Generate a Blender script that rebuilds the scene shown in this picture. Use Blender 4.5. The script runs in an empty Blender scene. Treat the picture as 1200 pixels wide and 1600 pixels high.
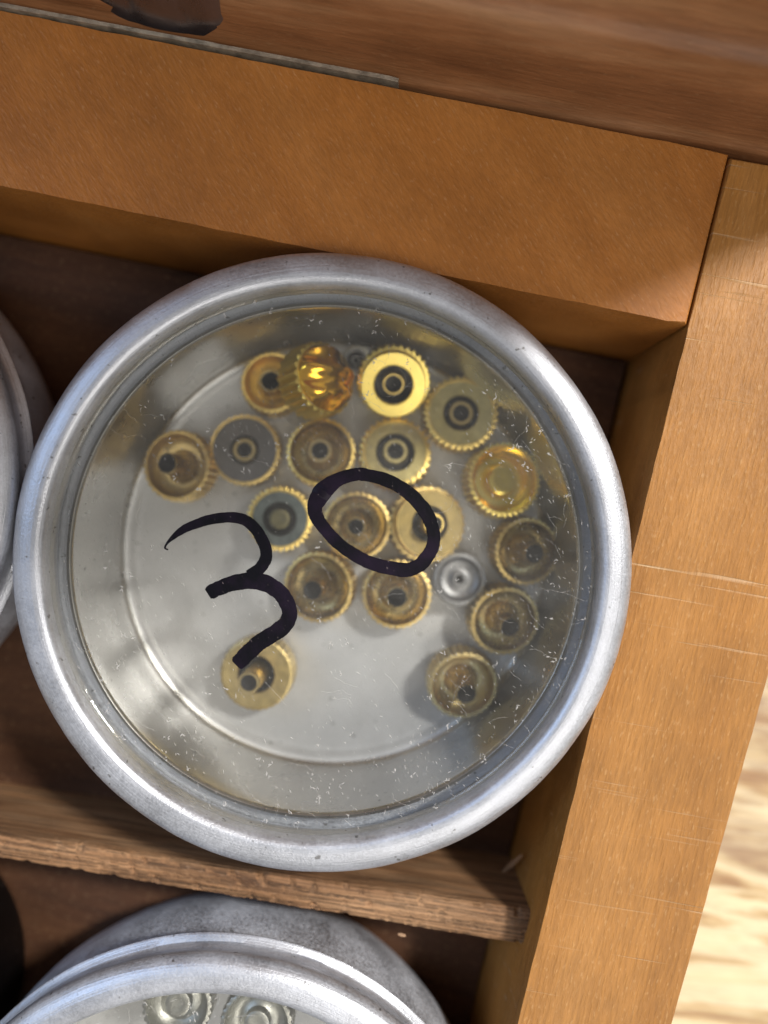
import bpy, bmesh, math, random
from mathutils import Vector, Matrix, noise as mnoise
random.seed(7)
C = bpy.context.scene
COL = C.collection
S = 0.001                      # everything below is written in millimetres
PI = math.pi
R_ = math.radians

# ------------------------------------------------------------------ camera
F_PX, CAM_H = 1155.0, 41.7     # focal length in photo pixels, height above the tin rim (mm)
cam_d = bpy.data.cameras.new('camera')
cam = bpy.data.objects.new('camera', cam_d); COL.objects.link(cam)
cam.location = (0, 0, CAM_H * S)
cam_d.sensor_fit = 'VERTICAL'; cam_d.sensor_height = 24.0
cam_d.lens = F_PX / 1600.0 * 24.0
cam_d.clip_start = 0.002; cam_d.clip_end = 20
cam_d.dof.use_dof = True
cam_d.dof.focus_distance = 42.9 * S
cam_d.dof.aperture_fstop = 10
C.camera = cam

# ------------------------------------------------------------------ world, lamps, exposure
W = bpy.data.worlds.new('World'); C.world = W; W.use_nodes = True
bg = W.node_tree.nodes['Background']
bg.inputs['Color'].default_value = (1.0, 0.97, 0.92, 1); bg.inputs['Strength'].default_value = 0.40

def area(name, direction, dist, size, watts, col):
    l = bpy.data.lights.new(name, 'AREA'); l.shape = 'RECTANGLE'
    l.size, l.size_y = size; l.energy = watts; l.color = col
    o = bpy.data.objects.new(name, l); COL.objects.link(o)
    d = Vector(direction).normalized(); o.location = d * dist
    o.rotation_euler = d.to_track_quat('Z', 'Y').to_euler()
    return o
area('window_light', (0.58, 0.40, 0.80), 1.3, (0.14, 0.14), 24.0, (1.0, 0.97, 0.92))
area('cool_window_light', (-0.70, 0.42, 0.75), 1.5, (0.8, 0.5), 10.0, (0.46, 0.66, 1.0))
area('wide_window_light', (0.30, -0.50, 0.80), 0.6, (0.34, 0.26), 1.8, (1.0, 0.95, 0.88))

C.view_settings.view_transform = 'Standard'
C.view_settings.look = 'None'
C.view_settings.exposure = -0.28
C.view_settings.gamma = 1.0
C.cycles.use_denoising = True
C.cycles.max_bounces = 10
C.cycles.transparent_max_bounces = 16
C.cycles.sample_clamp_indirect = 6.0

# ------------------------------------------------------------------ helpers
def P(px, py, z):
    """a place in the photograph, laid down at height z (mm)"""
    k = (CAM_H - z) / F_PX
    return Vector(((px - 600) * k, (800 - py) * k, z))

def link(name, mesh, mats=(), parent=None, loc=None):
    o = bpy.data.objects.new(name, mesh); COL.objects.link(o)
    if not isinstance(mats, (list, tuple)): mats = [mats]
    for m in mats: mesh.materials.append(m)
    if parent: o.parent = parent
    if loc is not None: o.location = Vector(loc) * S
    return o

def obj(name, bm, mats=(), parent=None, loc=None, smooth=None):
    bmesh.ops.recalc_face_normals(bm, faces=bm.faces)
    for v in bm.verts: v.co *= S
    me = bpy.data.meshes.new(name); bm.to_mesh(me); bm.free()
    if smooth is not None:
        for p in me.polygons: p.use_smooth = True
        me.set_sharp_from_angle(angle=R_(smooth))
    return link(name, me, mats, parent, loc)

def thing(name, label, cat, loc=(0, 0, 0), group=None):
    o = bpy.data.objects.new(name, None); COL.objects.link(o)
    o.location = Vector(loc) * S; o.empty_display_size = 0.002
    o['label'] = label; o['category'] = cat
    if group: o['group'] = group
    return o

def lathe(bm, prof, seg=96, mod=None, mi=0):
    """prof: (r, z[, flag]); mod(i, flag, r) -> r"""
    rings = []
    for p in prof:
        r, z = p[0], p[1]; fl = p[2] if len(p) > 2 else 0
        if r < 1e-6:
            rings.append([bm.verts.new((0, 0, z))]); continue
        ring = []
        for i in range(seg):
            a = 2 * PI * i / seg
            rr = mod(i, fl, r) if mod else r
            ring.append(bm.verts.new((rr * math.cos(a), rr * math.sin(a), z)))
        rings.append(ring)
    for a, b in zip(rings, rings[1:]):
        for i in range(seg):
            j = (i + 1) % seg
            if len(a) == 1 and len(b) == 1: continue
            if len(a) == 1: f = bm.faces.new((a[0], b[i], b[j]))
            elif len(b) == 1: f = bm.faces.new((a[i], b[0], a[j]))
            else: f = bm.faces.new((a[i], b[i], b[j], a[j]))
            f.material_index = mi

def prism(bm, poly, z0, z1, bevel=0.0, seg=2):
    n = len(poly)
    lo = [bm.verts.new((p[0], p[1], z0)) for p in poly]
    hi = [bm.verts.new((p[0], p[1], z1)) for p in poly]
    bm.faces.new(hi); bm.faces.new(lo[::-1])
    for i in range(n):
        j = (i + 1) % n
        bm.faces.new((lo[i], lo[j], hi[j], hi[i]))
    if bevel:
        es = [e for e in bm.edges if all(abs(v.co.z - z1) < 1e-6 for v in e.verts)]
        bmesh.ops.bevel(bm, geom=es, offset=bevel, segments=seg, profile=0.5, affect='EDGES')

def catmull(pts, n, closed=False):
    out = []; N = len(pts)
    last = N if closed else N - 1
    for i in range(last):
        g = lambda k: pts[k % N] if closed else pts[max(0, min(N - 1, k))]
        p0, p1, p2, p3 = g(i - 1), g(i), g(i + 1), g(i + 2)
        for s in range(n):
            t = s / n
            out.append(tuple(0.5 * ((2 * b) + (-a + c) * t + (2 * a - 5 * b + 4 * c - d) * t * t + (-a + 3 * b - 3 * c + d) * t ** 3)
                             for a, b, c, d in zip(p0, p1, p2, p3)))
    if not closed: out.append(tuple(pts[-1]))
    return out

# ------------------------------------------------------------------ materials
class N:
    def __init__(s, name):
        s.m = bpy.data.materials.new(name); s.m.use_nodes = True
        s.t = s.m.node_tree; s.n = s.t.nodes; s.b = s.n['Principled BSDF']; s.out = s.n['Material Output']
    def add(s, typ, **kw):
        x = s.n.new(typ)
        for k, v in kw.items():
            if k.startswith('i_'): x.inputs[k[2:].replace('_', ' ')].default_value = v
            else: setattr(x, k, v)
        return x
    def l(s, a, b): s.t.links.new(a, b)
    def coord(s, rot=0.0, scale=(1, 1, 1), loc=(0, 0, 0)):
        tc = s.add('ShaderNodeTexCoord')
        m1 = s.add('ShaderNodeMapping'); m1.inputs['Scale'].default_value = (1000, 1000, 1000)
        m1.inputs['Rotation'].default_value = (0, 0, rot)
        m2 = s.add('ShaderNodeMapping'); m2.inputs['Scale'].default_value = scale
        m2.inputs['Location'].default_value = loc
        s.l(tc.outputs['Object'], m1.inputs['Vector']); s.l(m1.outputs[0], m2.inputs['Vector'])
        return m2.outputs[0]
    def noise(s, vec, scale=1.0, detail=4, rough=0.55, dist=0.0):
        x = s.add('ShaderNodeTexNoise'); x.inputs['Scale'].default_value = scale
        x.inputs['Detail'].default_value = detail; x.inputs['Roughness'].default_value = rough
        x.inputs['Distortion'].default_value = dist
        s.l(vec, x.inputs['Vector']); return x.outputs['Fac']
    def ramp(s, fac, stops):
        x = s.add('ShaderNodeValToRGB'); e = x.color_ramp.elements
        while len(e) < len(stops): e.new(0.5)
        for k, (p, c) in zip(e, stops):
            k.position = p; k.color = (c[0], c[1], c[2], 1) if isinstance(c, tuple) else (c, c, c, 1)
        s.l(fac, x.inputs['Fac']); return x.outputs['Color']
    def mix(s, a, b, fac, mode='MIX'):
        x = s.add('ShaderNodeMix', data_type='RGBA', blend_type=mode)
        for v, i in ((fac, 0), (a, 6), (b, 7)):
            if hasattr(v, 'is_output'): s.l(v, x.inputs[i])
            elif isinstance(v, tuple): x.inputs[i].default_value = (v[0], v[1], v[2], 1)
            else: x.inputs[i].default_value = v
        return x.outputs[2]
    def math(s, op, a, b=0.0):
        x = s.add('ShaderNodeMath', operation=op)
        for v, i in ((a, 0), (b, 1)):
            if hasattr(v, 'is_output'): s.l(v, x.inputs[i])
            else: x.inputs[i].default_value = v
        return x.outputs[0]
    def bump(s, h, dist, strength=1.0, prev=None):
        x = s.add('ShaderNodeBump'); x.inputs['Distance'].default_value = dist * S
        x.inputs['Strength'].default_value = strength
        s.l(h, x.inputs['Height'])
        if prev: s.l(prev, x.inputs['Normal'])
        return x.outputs[0]

BOX_A = R_(-11.5)                                # the box lies turned clockwise by this much

def wood(name, dark, mid, light, angle, grain=1.0, fleck=0.5, rough=0.55, bump=0.03, saw=0.0, pale=(0.6, 0.4, 0.22), fmul=0.55, fx=0.55, fdark=0.62):
    w = N(name)
    v1 = w.coord(-angle, (0.035 * grain, 0.32 * grain, 0.32 * grain))
    v2 = w.coord(-angle, (fx, 5.5, 5.5))
    v3 = w.coord(-angle, (2.2, 6.0, 6.0), (3, 7, 1))
    v4 = w.coord(-angle, (0.25, 0.25, 0.25), (9, 2, 5))
    broad = w.noise(v1, 1.0, 5, 0.6, 0.6)
    fine = w.noise(v2, 1.0, 3, 0.6)
    fl = w.noise(v3, 1.0, 2, 0.5)
    blot = w.noise(v4, 1.0, 3, 0.5)
    c = w.ramp(broad, [(0.22, dark), (0.5, mid), (0.80, light)])
    c = w.mix(c, w.ramp(fine, [(0.34, fdark), (0.64, 1.0)]), fmul, 'MULTIPLY')
    c = w.mix(c, w.ramp(blot, [(0.35, 0.78), (0.65, 1.0)]), 0.7, 'MULTIPLY')
    c = w.mix(c, pale, w.math('MULTIPLY', w.ramp(fl, [(0.60, 0.0), (0.72, 1.0)]), fleck))
    h = w.math('ADD', w.math('MULTIPLY', fine, 1.0), w.math('MULTIPLY', fl, 0.6))
    if saw:                                      # saw scratches running across the plank
        v5 = w.coord(-angle - R_(4), (0.9, 0.025, 0.4), (4, 3, 8))
        sc = w.noise(v5, 1.0, 3, 0.75)
        v6 = w.coord(-angle - R_(4), (3.6, 0.07, 0.5))
        sc2 = w.noise(v6, 1.0, 2, 0.6)
        m = w.math('MULTIPLY', w.ramp(sc2, [(0.62, 0.0), (0.69, 1.0)]), w.ramp(sc, [(0.52, 0.0), (0.62, 1.0)]))
        c = w.mix(c, (0.72, 0.52, 0.32), w.math('MULTIPLY', m, saw))
        h = w.math('SUBTRACT', h, w.math('MULTIPLY', m, 0.8))
    w.l(c, w.b.inputs['Base Color'])
    w.b.inputs['Roughness'].default_value = rough
    w.b.inputs['Specular IOR Level'].default_value = 0.35
    w.l(w.bump(h, bump), w.b.inputs['Normal'])
    return w.m

M_BACK = wood('orange_wood', (0.34, 0.122, 0.022), (0.43, 0.162, 0.031), (0.50, 0.205, 0.048), R_(-58), 0.6, 0.28, 0.5, 0.05, 0, (0.58, 0.33, 0.16), 0.4, 1.4)
M_SIDE = wood('yellow_wood', (0.34, 0.142, 0.028), (0.42, 0.185, 0.041), (0.49, 0.23, 0.062), R_(-104), 0.8, 0.22, 0.5, 0.06, 0.65, (0.66, 0.42, 0.2))
M_DIV = wood('divider_wood', (0.14, 0.058, 0.024), (0.34, 0.175, 0.08), (0.50, 0.30, 0.16), R_(-8.5), 2.6, 0.15, 0.7, 0.10, 0, (0.45, 0.3, 0.2), 1.0, 0.16, 0.28)
M_LID = wood('lid_wood', (0.15, 0.055, 0.020), (0.33, 0.140, 0.055), (0.52, 0.28, 0.135), BOX_A, 1.0, 0.15, 0.5, 0.03, 0, (0.4, 0.25, 0.13), 0.5, 0.4)
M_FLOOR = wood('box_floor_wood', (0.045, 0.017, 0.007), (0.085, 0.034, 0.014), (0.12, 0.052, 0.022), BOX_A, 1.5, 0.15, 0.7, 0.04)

def table_mat():
    w = N('table_wood')
    a = R_(-7)
    v1 = w.coord(-a, (0.04, 0.34, 0.1), (2, 5.2, 0)); v2 = w.coord(-a, (0.25, 2.4, 1)); v3 = w.coord(-a, (0.06, 0.16, 0.1), (7, 1.3, 0))
    b = w.noise(v1, 1.0, 5, 0.65, 0.8); f = w.noise(v2, 1.0, 4, 0.6); d = w.noise(v3, 1.0, 3, 0.5, 0.5)
    c = w.ramp(b, [(0.36, (0.36, 0.20, 0.085)), (0.43, (0.58, 0.40, 0.19)), (0.51, (0.80, 0.68, 0.44)), (0.60, (0.72, 0.57, 0.32)), (0.67, (0.46, 0.29, 0.13))])
    c = w.mix(c, w.ramp(f, [(0.3, 0.72), (0.65, 1.0)]), 0.6, 'MULTIPLY')
    c = w.mix(c, (0.26, 0.135, 0.07), w.math('MULTIPLY', w.ramp(d, [(0.50, 0.0), (0.62, 1.0)]), w.ramp(f, [(0.3, 0.9), (0.75, 0.25)])))
    w.l(c, w.b.inputs['Base Color']); w.b.inputs['Roughness'].default_value = 0.35
    w.l(w.bump(f, 0.12), w.b.inputs['Normal'])
    return w.m
M_TABLE = table_mat()

def alu(name, base, rough, dusty=0.0, spun=0.5, grain=0.03, metal=1.0, mottle=0.6):
    """spun aluminium: fine concentric turning lines, grain and (dusty) a pitted pale oxide film"""
    w = N(name)
    tc = w.add('ShaderNodeTexCoord'); mp = w.add('ShaderNodeMapping'); mp.inputs['Scale'].default_value = (1000, 1000, 1000)
    w.l(tc.outputs['Object'], mp.inputs['Vector'])
    sx = w.add('ShaderNodeSeparateXYZ'); w.l(mp.outputs[0], sx.inputs[0])
    r = w.math('POWER', w.math('ADD', w.math('MULTIPLY', sx.outputs[0], sx.outputs[0]), w.math('MULTIPLY', sx.outputs[1], sx.outputs[1])), 0.5)
    th = w.math('ARCTAN2', sx.outputs[1], sx.outputs[0])
    cb = w.add('ShaderNodeCombineXYZ'); w.l(w.math('MULTIPLY', r, 9.0), cb.inputs[0]); w.l(w.math('MULTIPLY', th, 1.2), cb.inputs[1])
    w.l(w.math('MULTIPLY', sx.outputs[2], 9.0), cb.inputs[2])
    turn = w.noise(cb.outputs[0], 1.0, 3, 0.7)
    g = w.noise(w.coord(0, (7, 7, 7)), 1.0, 3, 0.65)
    pit = w.noise(w.coord(0, (2.2, 2.2, 2.2), (3, 1, 4)), 1.0, 2, 0.5)
    blot = w.noise(w.coord(0, (0.35, 0.35, 0.35), (1, 8, 2)), 1.0, 4, 0.6)
    c = w.mix(base, w.ramp(blot, [(0.3, 0.72), (0.7, 1.0)]), mottle, 'MULTIPLY')
    c = w.mix(c, w.ramp(g, [(0.35, 0.78), (0.6, 1.0)]), 0.4, 'MULTIPLY')
    c = w.mix(c, (0.16, 0.155, 0.15), w.ramp(pit, [(0.69, 0.0), (0.74, 0.8)]))
    w.l(c, w.b.inputs['Base Color'])
    if dusty:
        w.l(w.ramp(w.math('ADD', w.math('MULTIPLY', g, 0.6), w.math('MULTIPLY', blot, 0.4)), [(0.35, metal), (0.65, metal - dusty)]), w.b.inputs['Metallic'])
    else: w.b.inputs['Metallic'].default_value = metal
    w.l(w.ramp(blot, [(0.3, rough - 0.06 * mottle), (0.7, rough + 0.08 * mottle)]), w.b.inputs['Roughness'])
    n1 = w.bump(turn, 0.012 * spun * 2); n2 = w.bump(g, grain, 1.0, n1)
    w.l(n2, w.b.inputs['Normal'])
    return w.m
M_RIM = alu('lid_aluminium', (0.575, 0.59, 0.635), 0.42, 0.4, 0.9, 0.018, 0.9)
M_BODY = alu('body_aluminium', (0.66, 0.69, 0.76), 0.45, 0.85, 0.8, 0.02, 1.0, 0.3)
M_INNER = alu('inner_aluminium', (0.58, 0.57, 0.55), 0.28, 0.05, 0.2, 0.003, 1.0, 0.3)
M_TINFLOOR = alu('tin_floor_aluminium', (0.62, 0.625, 0.65), 0.42, 0.15, 0.2, 0.004, 0.65, 0.3)
M_DARKTIN = alu('dark_tin', (0.035, 0.030, 0.030), 0.5, 0.0, 0.3, 0.01)

def metal(name, base, rough, var=0.3, grain=0.01, metallic=1.0, scale=2.0):
    w = N(name)
    a = w.noise(w.coord(0, (scale,) * 3), 1.0, 3, 0.6); g = w.noise(w.coord(0, (11, 11, 11)), 1.0, 2, 0.6)
    c = w.mix(base, w.ramp(a, [(0.3, 1.0 - var), (0.65, 1.0)]), 0.8, 'MULTIPLY')
    w.l(c, w.b.inputs['Base Color']); w.b.inputs['Metallic'].default_value = metallic
    w.l(w.ramp(a, [(0.3, max(0.03, rough - 0.05)), (0.7, rough + 0.06)]), w.b.inputs['Roughness'])
    w.l(w.bump(g, grain), w.b.inputs['Normal'])
    return w.m
G_BRIGHT = metal('bright_gold', (1.0, 0.78, 0.22), 0.34, 0.12, 0.006)
G_BRASS = metal('brass_gold', (1.0, 0.74, 0.24), 0.36, 0.25, 0.010)
G_AMBER = metal('polished_amber_gold', (1.0, 0.56, 0.06), 0.14, 0.10, 0.002)
G_WORN = metal('worn_gold', (0.84, 0.62, 0.24), 0.40, 0.4, 0.010)
G_TAN = metal('tan_gold', (0.62, 0.48, 0.22), 0.42, 0.2, 0.006)
G_KHAKI = metal('khaki_gold', (0.62, 0.53, 0.24), 0.42, 0.2, 0.010)
G_CUP = metal('cup_brown_gold', (0.56, 0.43, 0.19), 0.28, 0.55, 0.010)
G_GREY = metal('grey_steel_face', (0.17, 0.16, 0.155), 0.50, 0.2, 0.008, 0.7)
G_TEAL = metal('blued_steel_face', (0.19, 0.22, 0.215), 0.42, 0.3, 0.008)
G_DARK = metal('dark_recess_metal', (0.05, 0.05, 0.048), 0.45, 0.3, 0.01)  # near-black metal, used for the recess round the tube
G_OLIVE = metal('dull_olive_metal', (0.20, 0.18, 0.10), 0.5, 0.3, 0.01)
G_DULLAMBER = metal('dull_amber_gold', (0.34, 0.255, 0.10), 0.50, 0.35, 0.01)
G_POLISH = metal('polished_yellow_gold', (1.0, 0.77, 0.19), 0.17, 0.15, 0.004)
G_BORE = metal('shade_black_bore', (0.012, 0.012, 0.014), 0.6, 0.3, 0.01, 0.0)  # the shade deep in a tube's hole, put into the colour as near black
G_STEEL = metal('grey_nickel', (0.30, 0.30, 0.31), 0.45, 0.3, 0.01)
G_SILVER = metal('pale_nickel', (0.46, 0.46, 0.43), 0.42, 0.3, 0.015)
M_BRONZE = metal('bronze_hinge_metal', (0.24, 0.215, 0.235), 0.27, 0.35, 0.006, 0.9, 0.4)
M_STRIP = metal('brushed_hinge_edge', (0.45, 0.38, 0.29), 0.45, 0.6, 0.05, 0.45, 1.6)

def glass_mat():
    w = N('crystal_glass')
    w.n.remove(w.b)
    lw = w.add('ShaderNodeLayerWeight'); lw.inputs['Blend'].default_value = 0.5
    f = w.math('ADD', w.math('MULTIPLY', w.math('POWER', lw.outputs['Facing'], 5.0), 0.9), 0.035)
    tr = w.add('ShaderNodeBsdfTransparent'); tr.inputs['Color'].default_value = (0.955, 0.955, 0.94, 1)
    gl = w.add('ShaderNodeBsdfGlossy'); gl.inputs['Roughness'].default_value = 0.06
    df = w.add('ShaderNodeBsdfDiffuse'); df.inputs['Color'].default_value = (0.6, 0.58, 0.55, 1)
    m1 = w.add('ShaderNodeMixShader'); w.l(f, m1.inputs[0]); w.l(tr.outputs[0], m1.inputs[1]); w.l(gl.outputs[0], m1.inputs[2])
    # a thin uneven film of dirt with fine specks
    a = w.noise(w.coord(0, (0.25, 0.25, 0.25), (5, 1, 0)), 1.0, 5, 0.65)
    sp = w.noise(w.coord(R_(60), (2.2, 6.5, 4)), 1.0, 2, 0.5)
    d = w.math('ADD', w.ramp(a, [(0.35, 0.012), (0.75, 0.055)]), w.math('MULTIPLY', w.ramp(sp, [(0.66, 0.0), (0.75, 0.4)]), w.ramp(a, [(0.4, 0.1), (0.65, 1.0)])))
    m2 = w.add('ShaderNodeMixShader'); w.l(d, m2.inputs[0]); w.l(m1.outputs[0], m2.inputs[1]); w.l(df.outputs[0], m2.inputs[2])
    w.l(m2.outputs[0], w.out.inputs['Surface'])
    return w.m
M_GLASS = glass_mat()

def ink_mat():
    w = N('purple_black_marker_ink')
    a = w.noise(w.coord(0, (0.5, 0.5, 0.5), (2, 2, 2)), 1.0, 3, 0.6); g = w.noise(w.coord(R_(60), (3, 7, 4)), 1.0, 2, 0.5)
    c = w.ramp(a, [(0.42, (0.002, 0.0018, 0.004)), (0.75, (0.012, 0.006, 0.017))])
    c = w.mix(c, (0.25, 0.2, 0.2), w.ramp(g, [(0.71, 0.0), (0.77, 0.7)]))
    w.l(c, w.b.inputs['Base Color']); w.b.inputs['Roughness'].default_value = 0.42
    w.b.inputs['Specular IOR Level'].default_value = 0.15
    w.l(w.bump(g, 0.01), w.b.inputs['Normal'])
    return w.m
M_INK = ink_mat()
def flat(name, col, rough=0.8):
    w = N(name)
    g = w.noise(w.coord(0, (5, 5, 5)), 1.0, 2)
    w.l(w.mix(col, w.ramp(g, [(0.3, 0.7), (0.7, 1.0)]), 0.6, 'MULTIPLY'), w.b.inputs['Base Color']); w.b.inputs['Roughness'].default_value = rough
    return w.m
M_DUST = flat('pale_dust', (0.60, 0.58, 0.55))
_t = M_DUST.node_tree; _tr = _t.nodes.new('ShaderNodeBsdfTransparent'); _mx = _t.nodes.new('ShaderNodeMixShader'); _mx.inputs[0].default_value = 0.6
_t.links.new(_tr.outputs[0], _mx.inputs[1]); _t.links.new(_t.nodes['Principled BSDF'].outputs[0], _mx.inputs[2]); _t.links.new(_mx.outputs[0], _t.nodes['Material Output'].inputs['Surface'])
M_CHIP = flat('splinter_wood', (0.42, 0.25, 0.14))

# ------------------------------------------------------------------ table (setting)
bm = bmesh.new(); prism(bm, [(-260, -260), (260, -260), (260, 260), (-260, 260)], -36, -16.6, 1.0)
tb = obj('table_top', bm, M_TABLE); tb['kind'] = 'structure'

# ------------------------------------------------------------------ wooden box
ZT = -2.0                                         # top of the box walls
box = thing('wooden_box', 'orange brown wooden compartment box holding the round metal tins', 'box', (0, 0, -16.5))
BO = Vector((0, 0, 16.5))                         # mesh coordinates are given in the world, the box stands at z -16.5
def boxpart(name, bm, m, smooth=None, parent=None):
    for v in bm.verts: v.co += BO
    return obj(name, bm, m, parent or box, None, smooth)

def edge_line(a, b, n, amp, seed):
    """a straight sawn edge with slight waviness"""
    out = []
    for i in range(n + 1):
        t = i / n; p = a.lerp(b, t)
        d = (b - a).normalized(); nn = Vector((-d.y, d.x, 0))
        out.append(p + nn * amp * mnoise.noise(Vector((t * (b - a).length * 0.55, seed, 0))))
    return out

# back wall: its inner edge faces the main tin, its outer edge meets the hinge and the lid
ia, ib = P(-1800, -76, ZT), P(1073, 507, ZT)
oa, ob = P(-1800, -338, ZT), P(1139, 241, ZT)
inner = edge_line(ia, ib, 90, 0.06, 3.0); outer = edge_line(oa, ob, 90, 0.08, 9.0)
bm = bmesh.new(); prism(bm, inner + outer[::-1], -16.4, ZT, 0.15, 3)
boxpart('back_wall', bm, M_BACK, 40)
# side wall: the light plank on the right, it runs past the end of the back wall
sa, sb = P(1075, 513, ZT), P(690, 2085, ZT)
ta, tb_ = P(1400, 330, ZT), P(905, 2120, ZT)
inner = edge_line(sa, sb, 90, 0.06, 13.0); outer = edge_line(ta, tb_, 90, 0.08, 19.0)
bm = bmesh.new(); prism(bm, [P(1141, 247, ZT)] + inner + outer[::-1] + [P(1440, 300, ZT)], -16.4, ZT + 0.03, 0.13, 3)
boxpart('side_wall', bm, M_SIDE, 40)
# floor panel
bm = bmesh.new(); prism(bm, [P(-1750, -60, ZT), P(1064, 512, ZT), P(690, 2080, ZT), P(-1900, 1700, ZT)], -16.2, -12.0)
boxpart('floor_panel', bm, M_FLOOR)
# divider: thin rough slat between the two rows of tins, its top a little below the walls
d0, d1 = P(-900, 1173, -4.5), P(836, 1426, -4.5)
e0, e1 = P(-900, 1192, -4.5), P(836, 1482, -4.5)
bm = bmesh.new(); nsec = 420; rows = []
for i in range(nsec + 1):
    t = i / nsec
    a = d0.lerp(d1, t); b = e0.lerp(e1, t); w_ = (b - a)
    sec = []
    for k, (f, z) in enumerate([(0, -12.1), (0, -10), (0, -8), (0, -6.6), (0, -5.4), (0.0, -4.75), (0.06, -4.55), (0.2, -4.48), (0.36, -4.45), (0.5, -4.45), (0.64, -4.45), (0.8, -4.47), (0.94, -4.55), (1, -4.8), (1, -6.5), (1, -12.1)]):
        p = a + w_ * f; p.z = z
        q = Vector((p.x * 1.0, p.y * 1.0, z))
        j = mnoise.noise(q * 3.3) * 0.05 + mnoise.noise(q * 6.0) * 0.05
        if 5 <= k <= 13:
            pit = mnoise.noise(Vector((q.x * 1.5 + 40, q.y * 3.2, 2.0)))
            p.z += j - (0.38 * max(0.0, pit - 0.22) * 2.2)
            p.y += mnoise.noise(q * 0.5 + Vector((9, 9, 9))) * 0.05 + mnoise.noise(q * 5.1 + Vector((9, 9, 9))) * 0.035
        elif z > -12:
            g = mnoise.noise(Vector((q.x * 0.22, 3.0 + (0 if k < 8 else 5), z * 2.4))); p.y += g * 0.09
        sec.append(bm.verts.new(p))
    rows.append(sec)
for r0, r1 in zip(rows, rows[1:]):
    for k in range(len(r0) - 1): bm.faces.new((r0[k], r1[k], r1[k + 1], r0[k + 1]))
    bm.faces.new((r0[-1], r1[-1], r1[0], r0[0]))
bm.faces.new(rows[0]); bm.faces.new(rows[-1][::-1])
divider = boxpart('divider', bm, M_DIV, 50)
# splinters on the divider by the side wall
for (x0, y0, x1, y1, z0, z1, w_) in [(786, 1362, 815, 1336, -9.0, -7.6, 0.28), (622, 1459, 634, 1462, -4.6, -4.5, 0.2)]:
    bm = bmesh.new(); a = P(x0, y0, z0); b = P(x1, y1, z1); d = (b - a).normalized(); s_ = d.cross(Vector((0, 0, 1))).normalized() * w_ / 2; u_ = s_.cross(d)
    vs = []
    for p, k in ((a, 0.5), (a.lerp(b, 0.4), 1.1), (b, 0.7)):
        vs.append([bm.verts.new(p + (s_ * sx + u_ * sy) * k) for sx, sy in ((1, 0.4), (-1, 0.5), (-0.8, -0.5), (0.9, -0.4))])
    for r0, r1 in zip(vs, vs[1:]):
        for k in range(4): bm.faces.new((r0[k], r0[(k + 1) % 4], r1[(k + 1) % 4], r1[k]))
    bm.faces.new(vs[0]); bm.faces.new(vs[-1][::-1])
    boxpart('splinter', bm, M_CHIP, None, divider)
# opened lid behind the back wall, rounded moulding
U = (ob - oa); U.z = 0; U.normalize(); V = Vector((-U.y, U.x, 0))
def lidface(z): return 1.15 + 0.13 * z
prof = [(0.6, -16), (0.55, -2.6), (0.62, -2.3), (0.8, -2.1), (0.92, -1.6), (1.0, -1.2), (lidface(0), 0), (lidface(1.5), 1.5), (lidface(3.3), 3.3), (lidface(3.6) + 0.12, 3.6), (lidface(3.7) + 0.5, 3.75),
        (lidface(3.9) + 0.8, 3.95), (lidface(5) + 0.9, 5), (lidface(9) + 0.9, 9), (lidface(30) + 0.9, 30), (lidface(81) + 0.9, 81), (lidface(82) + 1.5, 82), (lidface(82) + 8, 82), (9, -2), (8.5, -16)]
bm = bmesh.new(); rows = []; nn = 140
for i in range(nn + 1):
    s_ = -10 + 135.0 * i / nn
    row = []
    for k, (v, z) in enumerate(prof):
        p = oa + U * s_ + V * v; p.z = z
        if 0 < k < len(prof) - 6 and z > -5: p += V * 0.12 * mnoise.noise(Vector((s_ * 0.13, k * 0.6, 4))) + Vector((0, 0, 0.08 * mnoise.noise(Vector((s_ * 0.4, k * 0.9, 8)))))
        row.append(bm.verts.new(p))
    rows.append(row)
for r0, r1 in zip(rows, rows[1:]):
    for k in range(len(prof)): bm.faces.new((r0[k], r1[k], r1[(k + 1) % len(prof)], r0[(k + 1) % len(prof)]))
bm.faces.new(rows[0]); bm.faces.new(rows[-1][::-1])
boxpart('lid', bm, M_LID, 60)
# hinge: a brass leaf edge let into the back wall and a dark bronze knuckle
bm = bmesh.new(); h0, h1 = P(-420, -66, ZT), P(622, 131, ZT)
strip = edge_line(h0, h1, 60, 0.05, 31.0); strip2 = edge_line(h0 + V * 0.24, h1 + V * 0.24, 60, 0.05, 37.0)
prism(bm, strip + strip2[::-1], -6.0, ZT + 0.22, 0.05, 1)
hinge = boxpart('hinge', bm, M_STRIP, 40)
bm = bmesh.new(); rows = []
k0 = P(150, 31, ZT); wdt = (P(364, 70, ZT) - k0).length
for iz in range(15):
    z = -1.95 + 0.8 * iz; row = []
    for i in range(41):
        t = i / 40
        lobe = (0.42 if iz > 1 else 0.08) * abs(math.sin(PI * (t * 2.6 + 0.25))) ** 0.8 + 0.75 * math.sin(PI * t) ** 0.5 + 0.05 * mnoise.noise(Vector((t * 5, z * 0.3, 2)))
        p = k0 + U * (wdt * t) + V * (lidface(z) - 0.15 - lobe * 0.75); row.append(bm.verts.new((p.x, p.y, z)))
    lo = [bm.verts.new((q.co.x + V.x * 1.2, q.co.y + V.y * 1.2, z)) for q in (row[-1], row[0])]
    rows.append(row + lo)
for r0, r1 in zip(rows, rows[1:]):
    n = len(r0)
    for k in range(n): bm.faces.new((r0[k], r1[k], r1[(k + 1) % n], r0[(k + 1) % n]))
bm.faces.new(rows[0]); bm.faces.new(rows[-1][::-1])
boxpart('knuckle', bm, M_BRONZE, 50, hinge)

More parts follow.
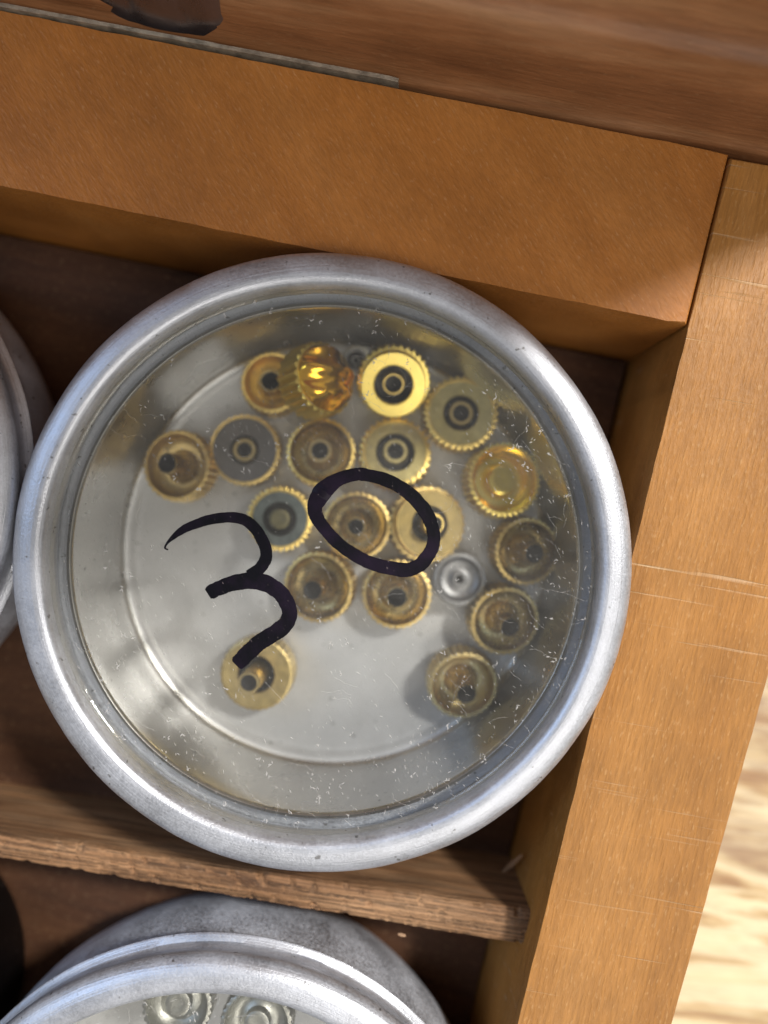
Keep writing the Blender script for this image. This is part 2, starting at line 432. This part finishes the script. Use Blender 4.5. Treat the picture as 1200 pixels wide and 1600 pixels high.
# ------------------------------------------------------------------ tins
ZF = -10.5                                        # inner floor of the tin
Z_B = -11.95                                      # underside
GZ = -0.72                                        # upper face of the glass
def up(prof): return [(p[0], p[1] - Z_B) for p in prof]
TINS = 'round aluminium tins in the box'
def make_tin(label, x, y):
    t = thing('tin', label, 'tin', (x, y, Z_B), TINS)
    bm = bmesh.new()
    lathe(bm, up([(0, -11.95), (14.9, -11.95), (15.6, -11.8), (16.1, -11.3), (16.5, -10.3), (16.9, -9.2), (17.2, -8.2), (17.35, -7.0), (17.35, -6.0), (17.25, -5.0), (17.15, -4.0), (17.15, -3.3), (16.9, -3.2), (16.2, -3.15),
                  (15.72, -3.1), (15.52, -2.95), (15.45, -2.5), (15.36, -2.32), (15.2, -2.28), (15.1, -2.36), (15.06, -2.6), (15.1, -4), (15.12, -8.5), (15.1, -9.6), (15.0, -10.15), (14.75, -10.42), (14.45, -10.5), (14.2, -10.47),
                  (14.05, -10.42), (13.85, -10.46), (13.6, -10.5), (9, -10.52), (0, -10.52)]), 192)
    b = obj('body', bm, [M_BODY, M_INNER, M_TINFLOOR], t, None, 50)
    for p in b.data.polygons:
        c = p.center; r = math.hypot(c.x, c.y) / S
        if r < 15.5 and c.z / S > 1.0: p.material_index = 2 if r < 14.6 else 1
    bm = bmesh.new()
    lathe(bm, up([(16.25, -3.05), (17.55, -3.1), (17.79, -3.05), (17.84, -2.92), (17.74, -2.8), (17.45, -2.68), (17.36, -2.4), (17.40, -2.0), (17.6, -1.6), (17.76, -1.2),
                  (17.80, -0.9), (17.72, -0.6), (17.5, -0.33), (17.2, -0.14), (16.85, -0.04), (16.5, 0.0), (16.25, -0.01), (16.02, -0.10), (15.86, -0.30), (15.80, -0.55),
                  (15.78, -0.72), (15.72, -1.30), (15.66, -1.5), (15.8, -1.75), (16.25, -1.8), (16.25, -3.05)]), 192)
    for v in bm.verts:
        q = Vector((v.co.x * 0.22, v.co.y * 0.22, 1.0)); q2 = Vector((v.co.x * 0.9, v.co.y * 0.9, 5.0))
        d = Vector((v.co.x, v.co.y, 0)).normalized()
        v.co += d * (0.05 * mnoise.noise(q) + 0.015 * mnoise.noise(q2)); v.co.z += 0.05 * mnoise.noise(q + Vector((7, 3, 0))) - 0.06 * max(0, mnoise.noise(q2 + Vector((2, 9, 3))) - 0.35)
    obj('lid_ring', bm, M_RIM, t, None, 50)
    bm = bmesh.new()
    lathe(bm, up([(0, GZ), (15.6, GZ), (15.70, GZ - 0.08), (15.70, GZ - 0.45), (15.62, GZ - 0.5), (0, GZ - 0.5)]), 128)
    g = obj('glass', bm, M_GLASS, t)
    return t, g
TX, TY = -98 * CAM_H / F_PX, -80 * CAM_H / F_PX
tin, glass = make_tin('upright aluminium tin with 30 written in black on its glass lid, gold crowns inside', TX, TY)

def dust(parent, n, seed, bias):
    rnd = random.Random(seed); bm = bmesh.new(); z0 = GZ - Z_B + 0.005
    def bar(x, y, L, w, a, kx=0.0):
        d = Vector((math.cos(a), math.sin(a), 0)); s_ = Vector((-d.y, d.x, 0)); p = Vector((x, y, z0))
        k = rnd.uniform(0.4, 1.0)
        pts = [p - d * L / 2, p - d * L * 0.1 + s_ * w * 0.5, p + d * L / 2 + s_ * w * kx, p + d * L * 0.1 - s_ * w * 0.5 * k]
        lo = [bm.verts.new(q) for q in pts]; c = bm.verts.new(p + Vector((0, 0, 0.03)))
        for i in range(4): bm.faces.new((lo[i], lo[(i + 1) % 4], c))
    made = 0
    while made < n:
        r = 15.4 * math.sqrt(rnd.random()); th = rnd.uniform(0, 2 * PI)
        x, y = r * math.cos(th), r * math.sin(th)
        wgt = 0.08 + 0.9 * mnoise.noise(Vector((x * 0.22, y * 0.22, seed))) + 0.45 * (r / 15.4) ** 2 + bias * (max(0, -y) / 15.4 * 0.6 + max(0, x) / 15.4 * 0.35)
        if rnd.random() > wgt: continue
        made += 1
        big = rnd.random()
        if big < 0.82: bar(x, y, rnd.uniform(0.06, 0.26) * (1 if rnd.random() < 0.8 else 1.7), rnd.uniform(0.025, 0.07), R_(-62) + rnd.gauss(0, 0.35))
        elif big < 0.95:
            for q in range(3): bar(x + rnd.gauss(0, 0.09), y + rnd.gauss(0, 0.12), rnd.uniform(0.1, 0.3), rnd.uniform(0.06, 0.13), rnd.uniform(0, PI))
        else:                                     # a hair or scratch
            a = R_(-35) + rnd.gauss(0, 0.5); px, py = x, y
            for q in range(rnd.randint(3, 7)):
                bar(px, py, 0.4, 0.028, a); px += 0.3 * math.cos(a); py += 0.3 * math.sin(a); a += rnd.gauss(0, 0.25)
                if math.hypot(px, py) > 15.3: break
    o = obj('dust', bm, M_DUST, parent); o['kind'] = 'stuff'
    return o
dust(glass, 1150, 5, 1.0)

# the number 30, written by hand with a broad marker on the glass
def stroke(pts, closed, name, seed):
    q = catmull(pts, 10, closed); n = len(q); rnd = random.Random(seed)
    bm = bmesh.new(); rows = []
    k = (CAM_H - GZ) / F_PX
    base = Vector((TX, TY, Z_B))
    for i in range(n):
        a = q[(i - 1) % n] if closed or i > 0 else q[0]; b = q[(i + 1) % n] if closed or i < n - 1 else q[-1]
        d = Vector((b[0] - a[0], -(b[1] - a[1]), 0)).normalized(); s_ = Vector((-d.y, d.x, 0))
        c = P(q[i][0], q[i][1], GZ) - base; w = max(0.3, q[i][2]) * k / 2
        wl = w * (1 + 0.09 * mnoise.noise(Vector((i * 0.22, seed, 0))) + 0.06 * mnoise.noise(Vector((i * 0.9, seed, 3)))); wr = w * (1 + 0.09 * mnoise.noise(Vector((i * 0.22, seed, 9))) + 0.06 * mnoise.noise(Vector((i * 0.9, seed, 5))))
        z = GZ - Z_B
        row = [Vector((c.x, c.y, 0)) + s_ * wl * f for f in (1, 0.93)] + [Vector((c.x, c.y, 0)) - s_ * wr * f for f in (0.93, 1)]
        rows.append([bm.verts.new((v.x, v.y, z + h)) for v, h in zip(row, (0.004, 0.035, 0.035, 0.004))])
    rng = range(n) if closed else range(n - 1)
    for i in rng:
        r0, r1 = rows[i], rows[(i + 1) % n]
        for k_ in range(3): bm.faces.new((r0[k_], r1[k_], r1[k_ + 1], r0[k_ + 1]))
    if not closed: bm.faces.new(rows[0]); bm.faces.new(rows[-1][::-1])
    return bm
def join(a, b):
    me = bpy.data.meshes.new('tmp'); b.to_mesh(me); b.free(); a.from_mesh(me); bpy.data.meshes.remove(me); return a
three_top = [(263, 859, 2), (258, 856, 3), (262, 848, 4), (271, 839, 8), (284, 829, 12), (300, 821, 14), (333, 811, 16), (370, 809, 17), (393, 820, 18), (411, 846, 19), (416, 869, 19), (407, 887, 19), (390, 900, 20)]
three_low = [(325, 928, 17), (330, 925, 22), (345, 918, 23), (362, 912, 24), (393, 907, 26), (421, 914, 26), (441, 930, 25), (452, 952, 24), (449, 971, 25), (435, 985, 26), (407, 1003, 26), (388, 1020, 25), (373, 1035, 24), (369, 1039, 17)]
zero = [(557, 741, 20), (527, 750, 22), (504, 769, 30), (492, 797, 23), (508, 827, 20), (536, 855, 20), (573, 877, 21), (611, 888, 22), (640, 890, 22), (662, 877, 22), (677, 850, 21), (675, 822, 21), (662, 795, 22), (639, 771, 22), (611, 753, 21), (582, 744, 20)]
d3 = stroke(three_top, False, 'a', 3.1); low = stroke(three_low, False, 'b', 8.7)
for v in low.verts: v.co.z += 0.006
d3 = join(d3, low)
obj('handwritten_digit', d3, M_INK, glass, None, 40)['label'] = 'handwritten black figure 3'
obj('handwritten_digit', stroke(zero, True, 'c', 5.5), M_INK, glass, None, 40)['label'] = 'handwritten black figure 0'

# ------------------------------------------------------------------ watch crowns
CROWNS = 'small watch crowns lying in the tin'
def make_crown(name, label, px, py, R, H, tilt=0, tdir=0, teeth=32, face=0.06, r_ring=0.30, r_rec=1.15, rec=1.2, rt=0.72, rh=0.5, tube_top=1.6,
               m_body=None, m_face=None, m_rec=None, m_tube=None, closed=False, lift=0.0, spin=0.0, flip=False, collar=0.0, rb=0.0, dome=False, depth=0.20, floor=ZF, group=CROWNS, cup=0.0):
    """a crown lying open side up: toothed body, face (with a recess), central tube; collar = height of a smooth collar over the teeth"""
    parts = []
    seg = teeth * 4
    def mod(i, fl, r):
        if not fl: return r
        return r - depth * fl * (0.0, 0.35, 1.0, 0.35)[i % 4]
    Hk = H - collar
    Rc = R * (0.86 if collar else 1.0)
    bm = bmesh.new()
    prof = [(0, 0), (0.45 * R, 0.03), (0.78 * R, 0.12), (0.9 * R, 0.3), (0.985 * R, 0.5, 0.4), (R, 0.62, 1), (R, Hk - 0.22, 1), (0.985 * R, Hk - 0.06, 0.6)]
    if collar: prof += [(0.94 * R, Hk, 0.2), (Rc, Hk + 0.02), (Rc, H - 0.12), (Rc - 0.08, H)]
    else: prof += [(max(R - 0.24, R - r_ring + 0.1), H, 0.3)]
    ri = Rc - r_ring
    prof += [(ri, H), (ri - 0.03, H - 0.05), (ri - 0.03, H - face - 0.1)]
    if dome: prof = [(0.5 * R, 0.2), (0.9 * R, 0.22), (0.97 * R, 0.3, 0.5)] + prof[5:]
    lathe(bm, prof, seg, mod)
    parts.append(('toothed_body', bm, m_body or G_BRASS))
    if dome:                                      # a polished domed cap over the teeth, its crest fluted
        bm = bmesh.new(); lathe(bm, [(0, -0.95), (0.12 * R, -0.94), (0.25 * R, -0.9), (0.4 * R, -0.8), (0.55 * R, -0.64), (0.68 * R, -0.43), (0.78 * R, -0.2), (0.85 * R, 0.05), (0.87 * R, 0.23)], 96)
        for v in bm.verts: v.co.z += 0.2 * math.sin(v.co.y * 3.9 + 0.35 * math.sin(v.co.x * 1.7)) * min(1.0, max(0.0, 0.2 - v.co.z) * 3)
        parts.append(('dome_cap', bm, G_AMBER))
    bm = bmesh.new()
    ro = ri - 0.02
    if cup:                                       # dished inside
        lathe(bm, [(ro, H - 0.05), (ro - 0.05, H - cup * 0.45), (ro - 0.25, H - cup * 0.8), (ro - 0.6, H - cup), (rt + 0.25, H - cup * 0.98), (rt - 0.02, H - cup * 0.8)], 64)
        parts.append(('dish', bm, m_face or G_CUP)); zb = H - cup
    else:
        lathe(bm, [(ro, H - face), (r_rec + 0.05, H - face), (r_rec, H - face - 0.06), (r_rec, H - rec)], 64)
        parts.append(('face', bm, m_face or G_KHAKI)); zb = H - rec
        bm = bmesh.new(); lathe(bm, [(r_rec - 0.005, H - face - 0.25), (r_rec - 0.01, H - rec), (0.2, H - rec)], 48); parts.append(('recess', bm, m_rec or G_DARK))
    bm = bmesh.new(); zt = H + tube_top
    if closed: lathe(bm, [(rt, zb - 0.05), (rt, zt - 0.15), (rt - 0.05, zt - 0.04), (rt - 0.14, zt), (rt * 0.5, zt - 0.03), (0, zt - 0.05)], 40)
    else: lathe(bm, [(max(rb, rt + 0.04), zb - 0.05), (rt + (max(rb, rt) - rt) * 0.6, zb + 0.25), (rt + (max(rb, rt) - rt) * 0.15, zb + (zt - zb) * 0.6), (rt, zt - 0.1), (rt - 0.06, zt), (rh + 0.03, zt), (rh, zt - 0.06)], 40)
    parts.append(('tube' if not closed else 'post', bm, m_tube or m_body or G_BRASS))
    if not closed:
        bm = bmesh.new(); lathe(bm, [(rh + 0.004, zt - 0.05), (rh - 0.01, zt - 0.18), (rh - 0.02, max(0.3, zt - 3.0)), (0, max(0.3, zt - 3.0))], 40); parts.append(('bore', bm, G_BORE))
    # pose: spin, turn over if asked, tilt towards tdir (degrees in the picture plane, 0 = right, 90 = up)
    rot = Matrix.Rotation(R_(spin), 4, 'Z')
    if flip: rot = Matrix.Rotation(PI, 4, 'X') @ rot
    ax = Vector((-math.sin(R_(tdir)), math.cos(R_(tdir)), 0))
    rot = Matrix.Rotation(R_(tilt), 4, ax) @ rot
    mid = rot @ Vector((0, 0, H)) if not flip else rot @ Vector((0, 0, 0))
    lowest = min((rot @ v.co).z for _, b, _ in parts for v in b.verts)
    base_z = floor - lowest + 0.01 + lift
    top = P(px, py, base_z + mid.z)
    t = thing(name, label, 'crown', (top.x - mid.x, top.y - mid.y, base_z), group)
    for nm, b, m in parts:
        for v in b.verts: v.co = rot @ v.co
        obj(nm, b, m, t, None, 35)
    return t

K = 1 / 23.1                                       # photo pixel to millimetre at crown height
cr = lambda *a, **k: make_crown('crown', *a, **k)
dish = dict(cup=1.1, rt=0.70, rb=1.25, rh=0.60, tube_top=1.3, r_ring=0.30, m_body=G_WORN, m_face=G_CUP, m_tube=G_CUP, depth=0.22)
cr('golden dished crown with large dark bore, partly under the tipped amber crown', 424, 597, 50 * K, 2.1, tilt=6, tdir=100, **{**dish, 'm_body': G_BRASS, 'm_face': G_BRASS, 'rt': 0.8, 'rh': 0.62, 'tube_top': 0.3})
cr('polished amber crown tipped over with its dome up and teeth showing', 512, 589, 58 * K, 2.3, tilt=42, tdir=8, flip=True, lift=0.8, dome=True, m_body=G_BRIGHT, m_face=G_BRASS, teeth=26, depth=0.4, tube_top=-0.3)
make_crown('crown', 'tiny silver crown half hidden between the amber and the bright gold crowns', 556, 562, 24 * K, 1.6, teeth=20, depth=0.05, r_ring=0.25, r_rec=0.55, rec=0.8, rt=0.35, rh=0.2, tube_top=-0.3, m_body=G_SILVER, m_face=G_STEEL, m_tube=G_SILVER, face=0.02)
cr('bright gold crown with a broad shiny ring tilted towards the viewer', 615, 602, 59 * K, 2.5, tilt=20, tdir=-92, teeth=32, collar=1.0, r_ring=0.82, r_rec=1.28, rec=1.7, rt=0.74, rh=0.58, tube_top=-0.4, m_body=G_BRIGHT, m_face=G_BRIGHT, m_tube=G_BRASS, face=0.04, lift=0.3, depth=0.36)
cr('khaki faced toothed crown with a black ring round its tube, by the upper right wall', 721, 645, 60 * K, 2.2, tilt=4, tdir=60, teeth=34, r_ring=0.42, r_rec=1.2, rec=1.5, rt=0.84, rh=0.55, tube_top=-0.1, m_body=G_BRASS, m_face=G_KHAKI, m_tube=G_TAN, depth=0.36)
cr('worn dished crown farthest left in the tin, bore off to one side', 275, 727, 57 * K, 2.1, tilt=11, tdir=170, **{**dish, 'm_face': G_TAN})
cr('crown with a flat matt grey face and a thin gold tube ring', 382, 703, 57 * K, 2.0, teeth=34, r_ring=0.30, r_rec=0.98, rec=0.35, rt=0.80, rh=0.5, tube_top=0.05, m_body=G_WORN, m_face=G_GREY, m_rec=G_DARK, m_tube=G_TAN, depth=0.16)
cr('dished brown crown with a pale tube rim, just above the loop of the figure 0', 501, 706, 55 * K, 2.1, tilt=5, tdir=100, **{**dish, 'm_body': G_BRASS, 'rt': 0.85, 'rh': 0.55, 'tube_top': 0.5, 'm_tube': G_TAN})
cr('olive toothed crown with a dark well and leaning tube, right above the figure 0', 618, 706, 58 * K, 2.1, tilt=10, tdir=75, teeth=30, r_ring=0.42, r_rec=1.30, rec=1.4, rt=0.85, rh=0.55, tube_top=0.2, m_body=G_BRASS, m_face=G_KHAKI, m_tube=G_KHAKI, depth=0.36)
cr('shiny yellow gold crown, an open cup with a solid post and no bore', 789, 749, 60 * K, 2.4, tilt=10, tdir=25, teeth=36, cup=1.5, rt=1.0, closed=True, tube_top=-0.5, r_ring=0.34, m_body=G_BRIGHT, m_face=G_POLISH, m_tube=G_POLISH, depth=0.32)
cr('blue grey faced crown with bright teeth, between the figures 3 and 0', 437, 811, 53 * K, 2.0, tilt=4, tdir=-40, teeth=32, r_ring=0.42, r_rec=1.12, rec=1.1, rt=0.72, tube_top=0.1, closed=True, m_body=G_BRASS, m_face=G_TEAL, m_rec=G_DARK, m_tube=G_OLIVE, depth=0.36)
cr('dished brown crown ringed by the left half of the figure 0', 557, 822, 55 * K, 2.1, tilt=2, tdir=-90, **{**dish, 'rh': 0.5, 'tube_top': 0.7})
cr('tan crown with a protruding tube, crossed by the right side of the figure 0', 672, 819, 63 * K, 2.5, tilt=8, tdir=10, teeth=30, collar=0.9, r_ring=0.12, r_rec=1.2, rec=1.5, rt=0.72, rh=0.52, tube_top=1.3, m_body=G_WORN, m_face=G_DULLAMBER, m_tube=G_BRASS, depth=0.36)
cr('dished brown crown nearest the right wall, below the shiny cup crown', 824, 862, 54 * K, 2.1, tilt=10, tdir=-15, **dish)
cr('dished crown with an orange glint, beside the lower bend of the figure 3', 496, 918, 57 * K, 2.1, tilt=10, tdir=195, **dish)
cr('dished brown crown just below the bottom of the figure 0', 620, 929, 56 * K, 2.1, tilt=2, tdir=-90, **{**dish, 'rt': 0.78, 'rh': 0.62})
cr('small plain grey nickel crown, the only smooth grey one in the middle', 718, 905, 42 * K, 1.8, tilt=3, tdir=60, teeth=28, depth=0.04, r_ring=0.3, cup=0.5, rt=0.5, rh=0.28, tube_top=0.0, m_body=G_STEEL, m_face=G_STEEL, m_tube=G_STEEL)
cr('dished gold brown crown right below the small grey nickel one', 789, 971, 56 * K, 2.1, tilt=10, tdir=-55, **dish)
cr('smooth tan crown with a tall leaning tube, under the tail of the figure 3', 400, 1054, 58 * K, 2.3, tilt=4, tdir=215, teeth=34, r_ring=0.25, face=0.0, r_rec=1.25, rec=1.2, rt=0.72, rh=0.52, tube_top=2.1, m_body=G_TAN, m_face=G_TAN, m_rec=G_DARK, m_tube=G_TAN, depth=0.1)
cr('dull dished crown lying alone, lowest on the right', 724, 1072, 56 * K, 2.1, tilt=11, tdir=-75, **{**dish, 'm_body': G_TAN, 'm_face': G_TAN})

# ------------------------------------------------------------------ the neighbouring tins
def copy_tin(label, x, y, spin):
    r = tin.copy(); COL.objects.link(r); r.location = Vector((x, y, Z_B)) * S; r.rotation_euler = (0, 0, spin); r['label'] = label
    for ch in list(tin.children):
        c = ch.copy(); COL.objects.link(c); c.parent = r
        for g in ch.children:
            if g.name.startswith('dust'):
                d = g.copy(); COL.objects.link(d); d.parent = c
    return r
LX, LY = -10.4, -43.2
copy_tin('aluminium tin cut off by the bottom of the picture, pale crowns under its glass', LX, LY, 2.0)
copy_tin('shaded aluminium tin left of the tin numbered 30, mostly out of view', -38.9, 2.3, 4.1)
cr2 = 'pale crowns in the lower tin'
for lab, px, py, r in (('pale nickel crown under the lower glass, left of its neighbour', 276, 1572, 50), ('pale nickel crown under the lower glass, cut off by the picture edge', 400, 1604, 52)):
    make_crown('crown', lab, px, py, r * K, 2.2, tilt=8, tdir=90, teeth=32, cup=1.0, rt=0.8, closed=True, tube_top=-0.2, r_ring=0.3, m_body=G_SILVER, m_face=G_SILVER, m_tube=G_SILVER, floor=-5.6, group=cr2, depth=0.2)
# small dark tin in the shade of the divider
t = thing('dark_tin', 'small dark round tin in deep shade below the divider', 'tin', (-35.8, -31.9, -11.95))
bm = bmesh.new(); lathe(bm, [(0, 0), (9.4, 0), (9.9, 0.3), (10, 0.9), (10, 4.0), (0, 4.0)], 96); obj('body', bm, M_DARKTIN, t, None, 40)
bm = bmesh.new(); lathe(bm, [(9.6, 4.01), (10.1, 4.05), (10.15, 4.4), (10.15, 6.2), (9.9, 6.6), (9.3, 6.75), (8.6, 6.5), (0, 6.45), ], 96); obj('lid', bm, M_DARKTIN, t, None, 40)
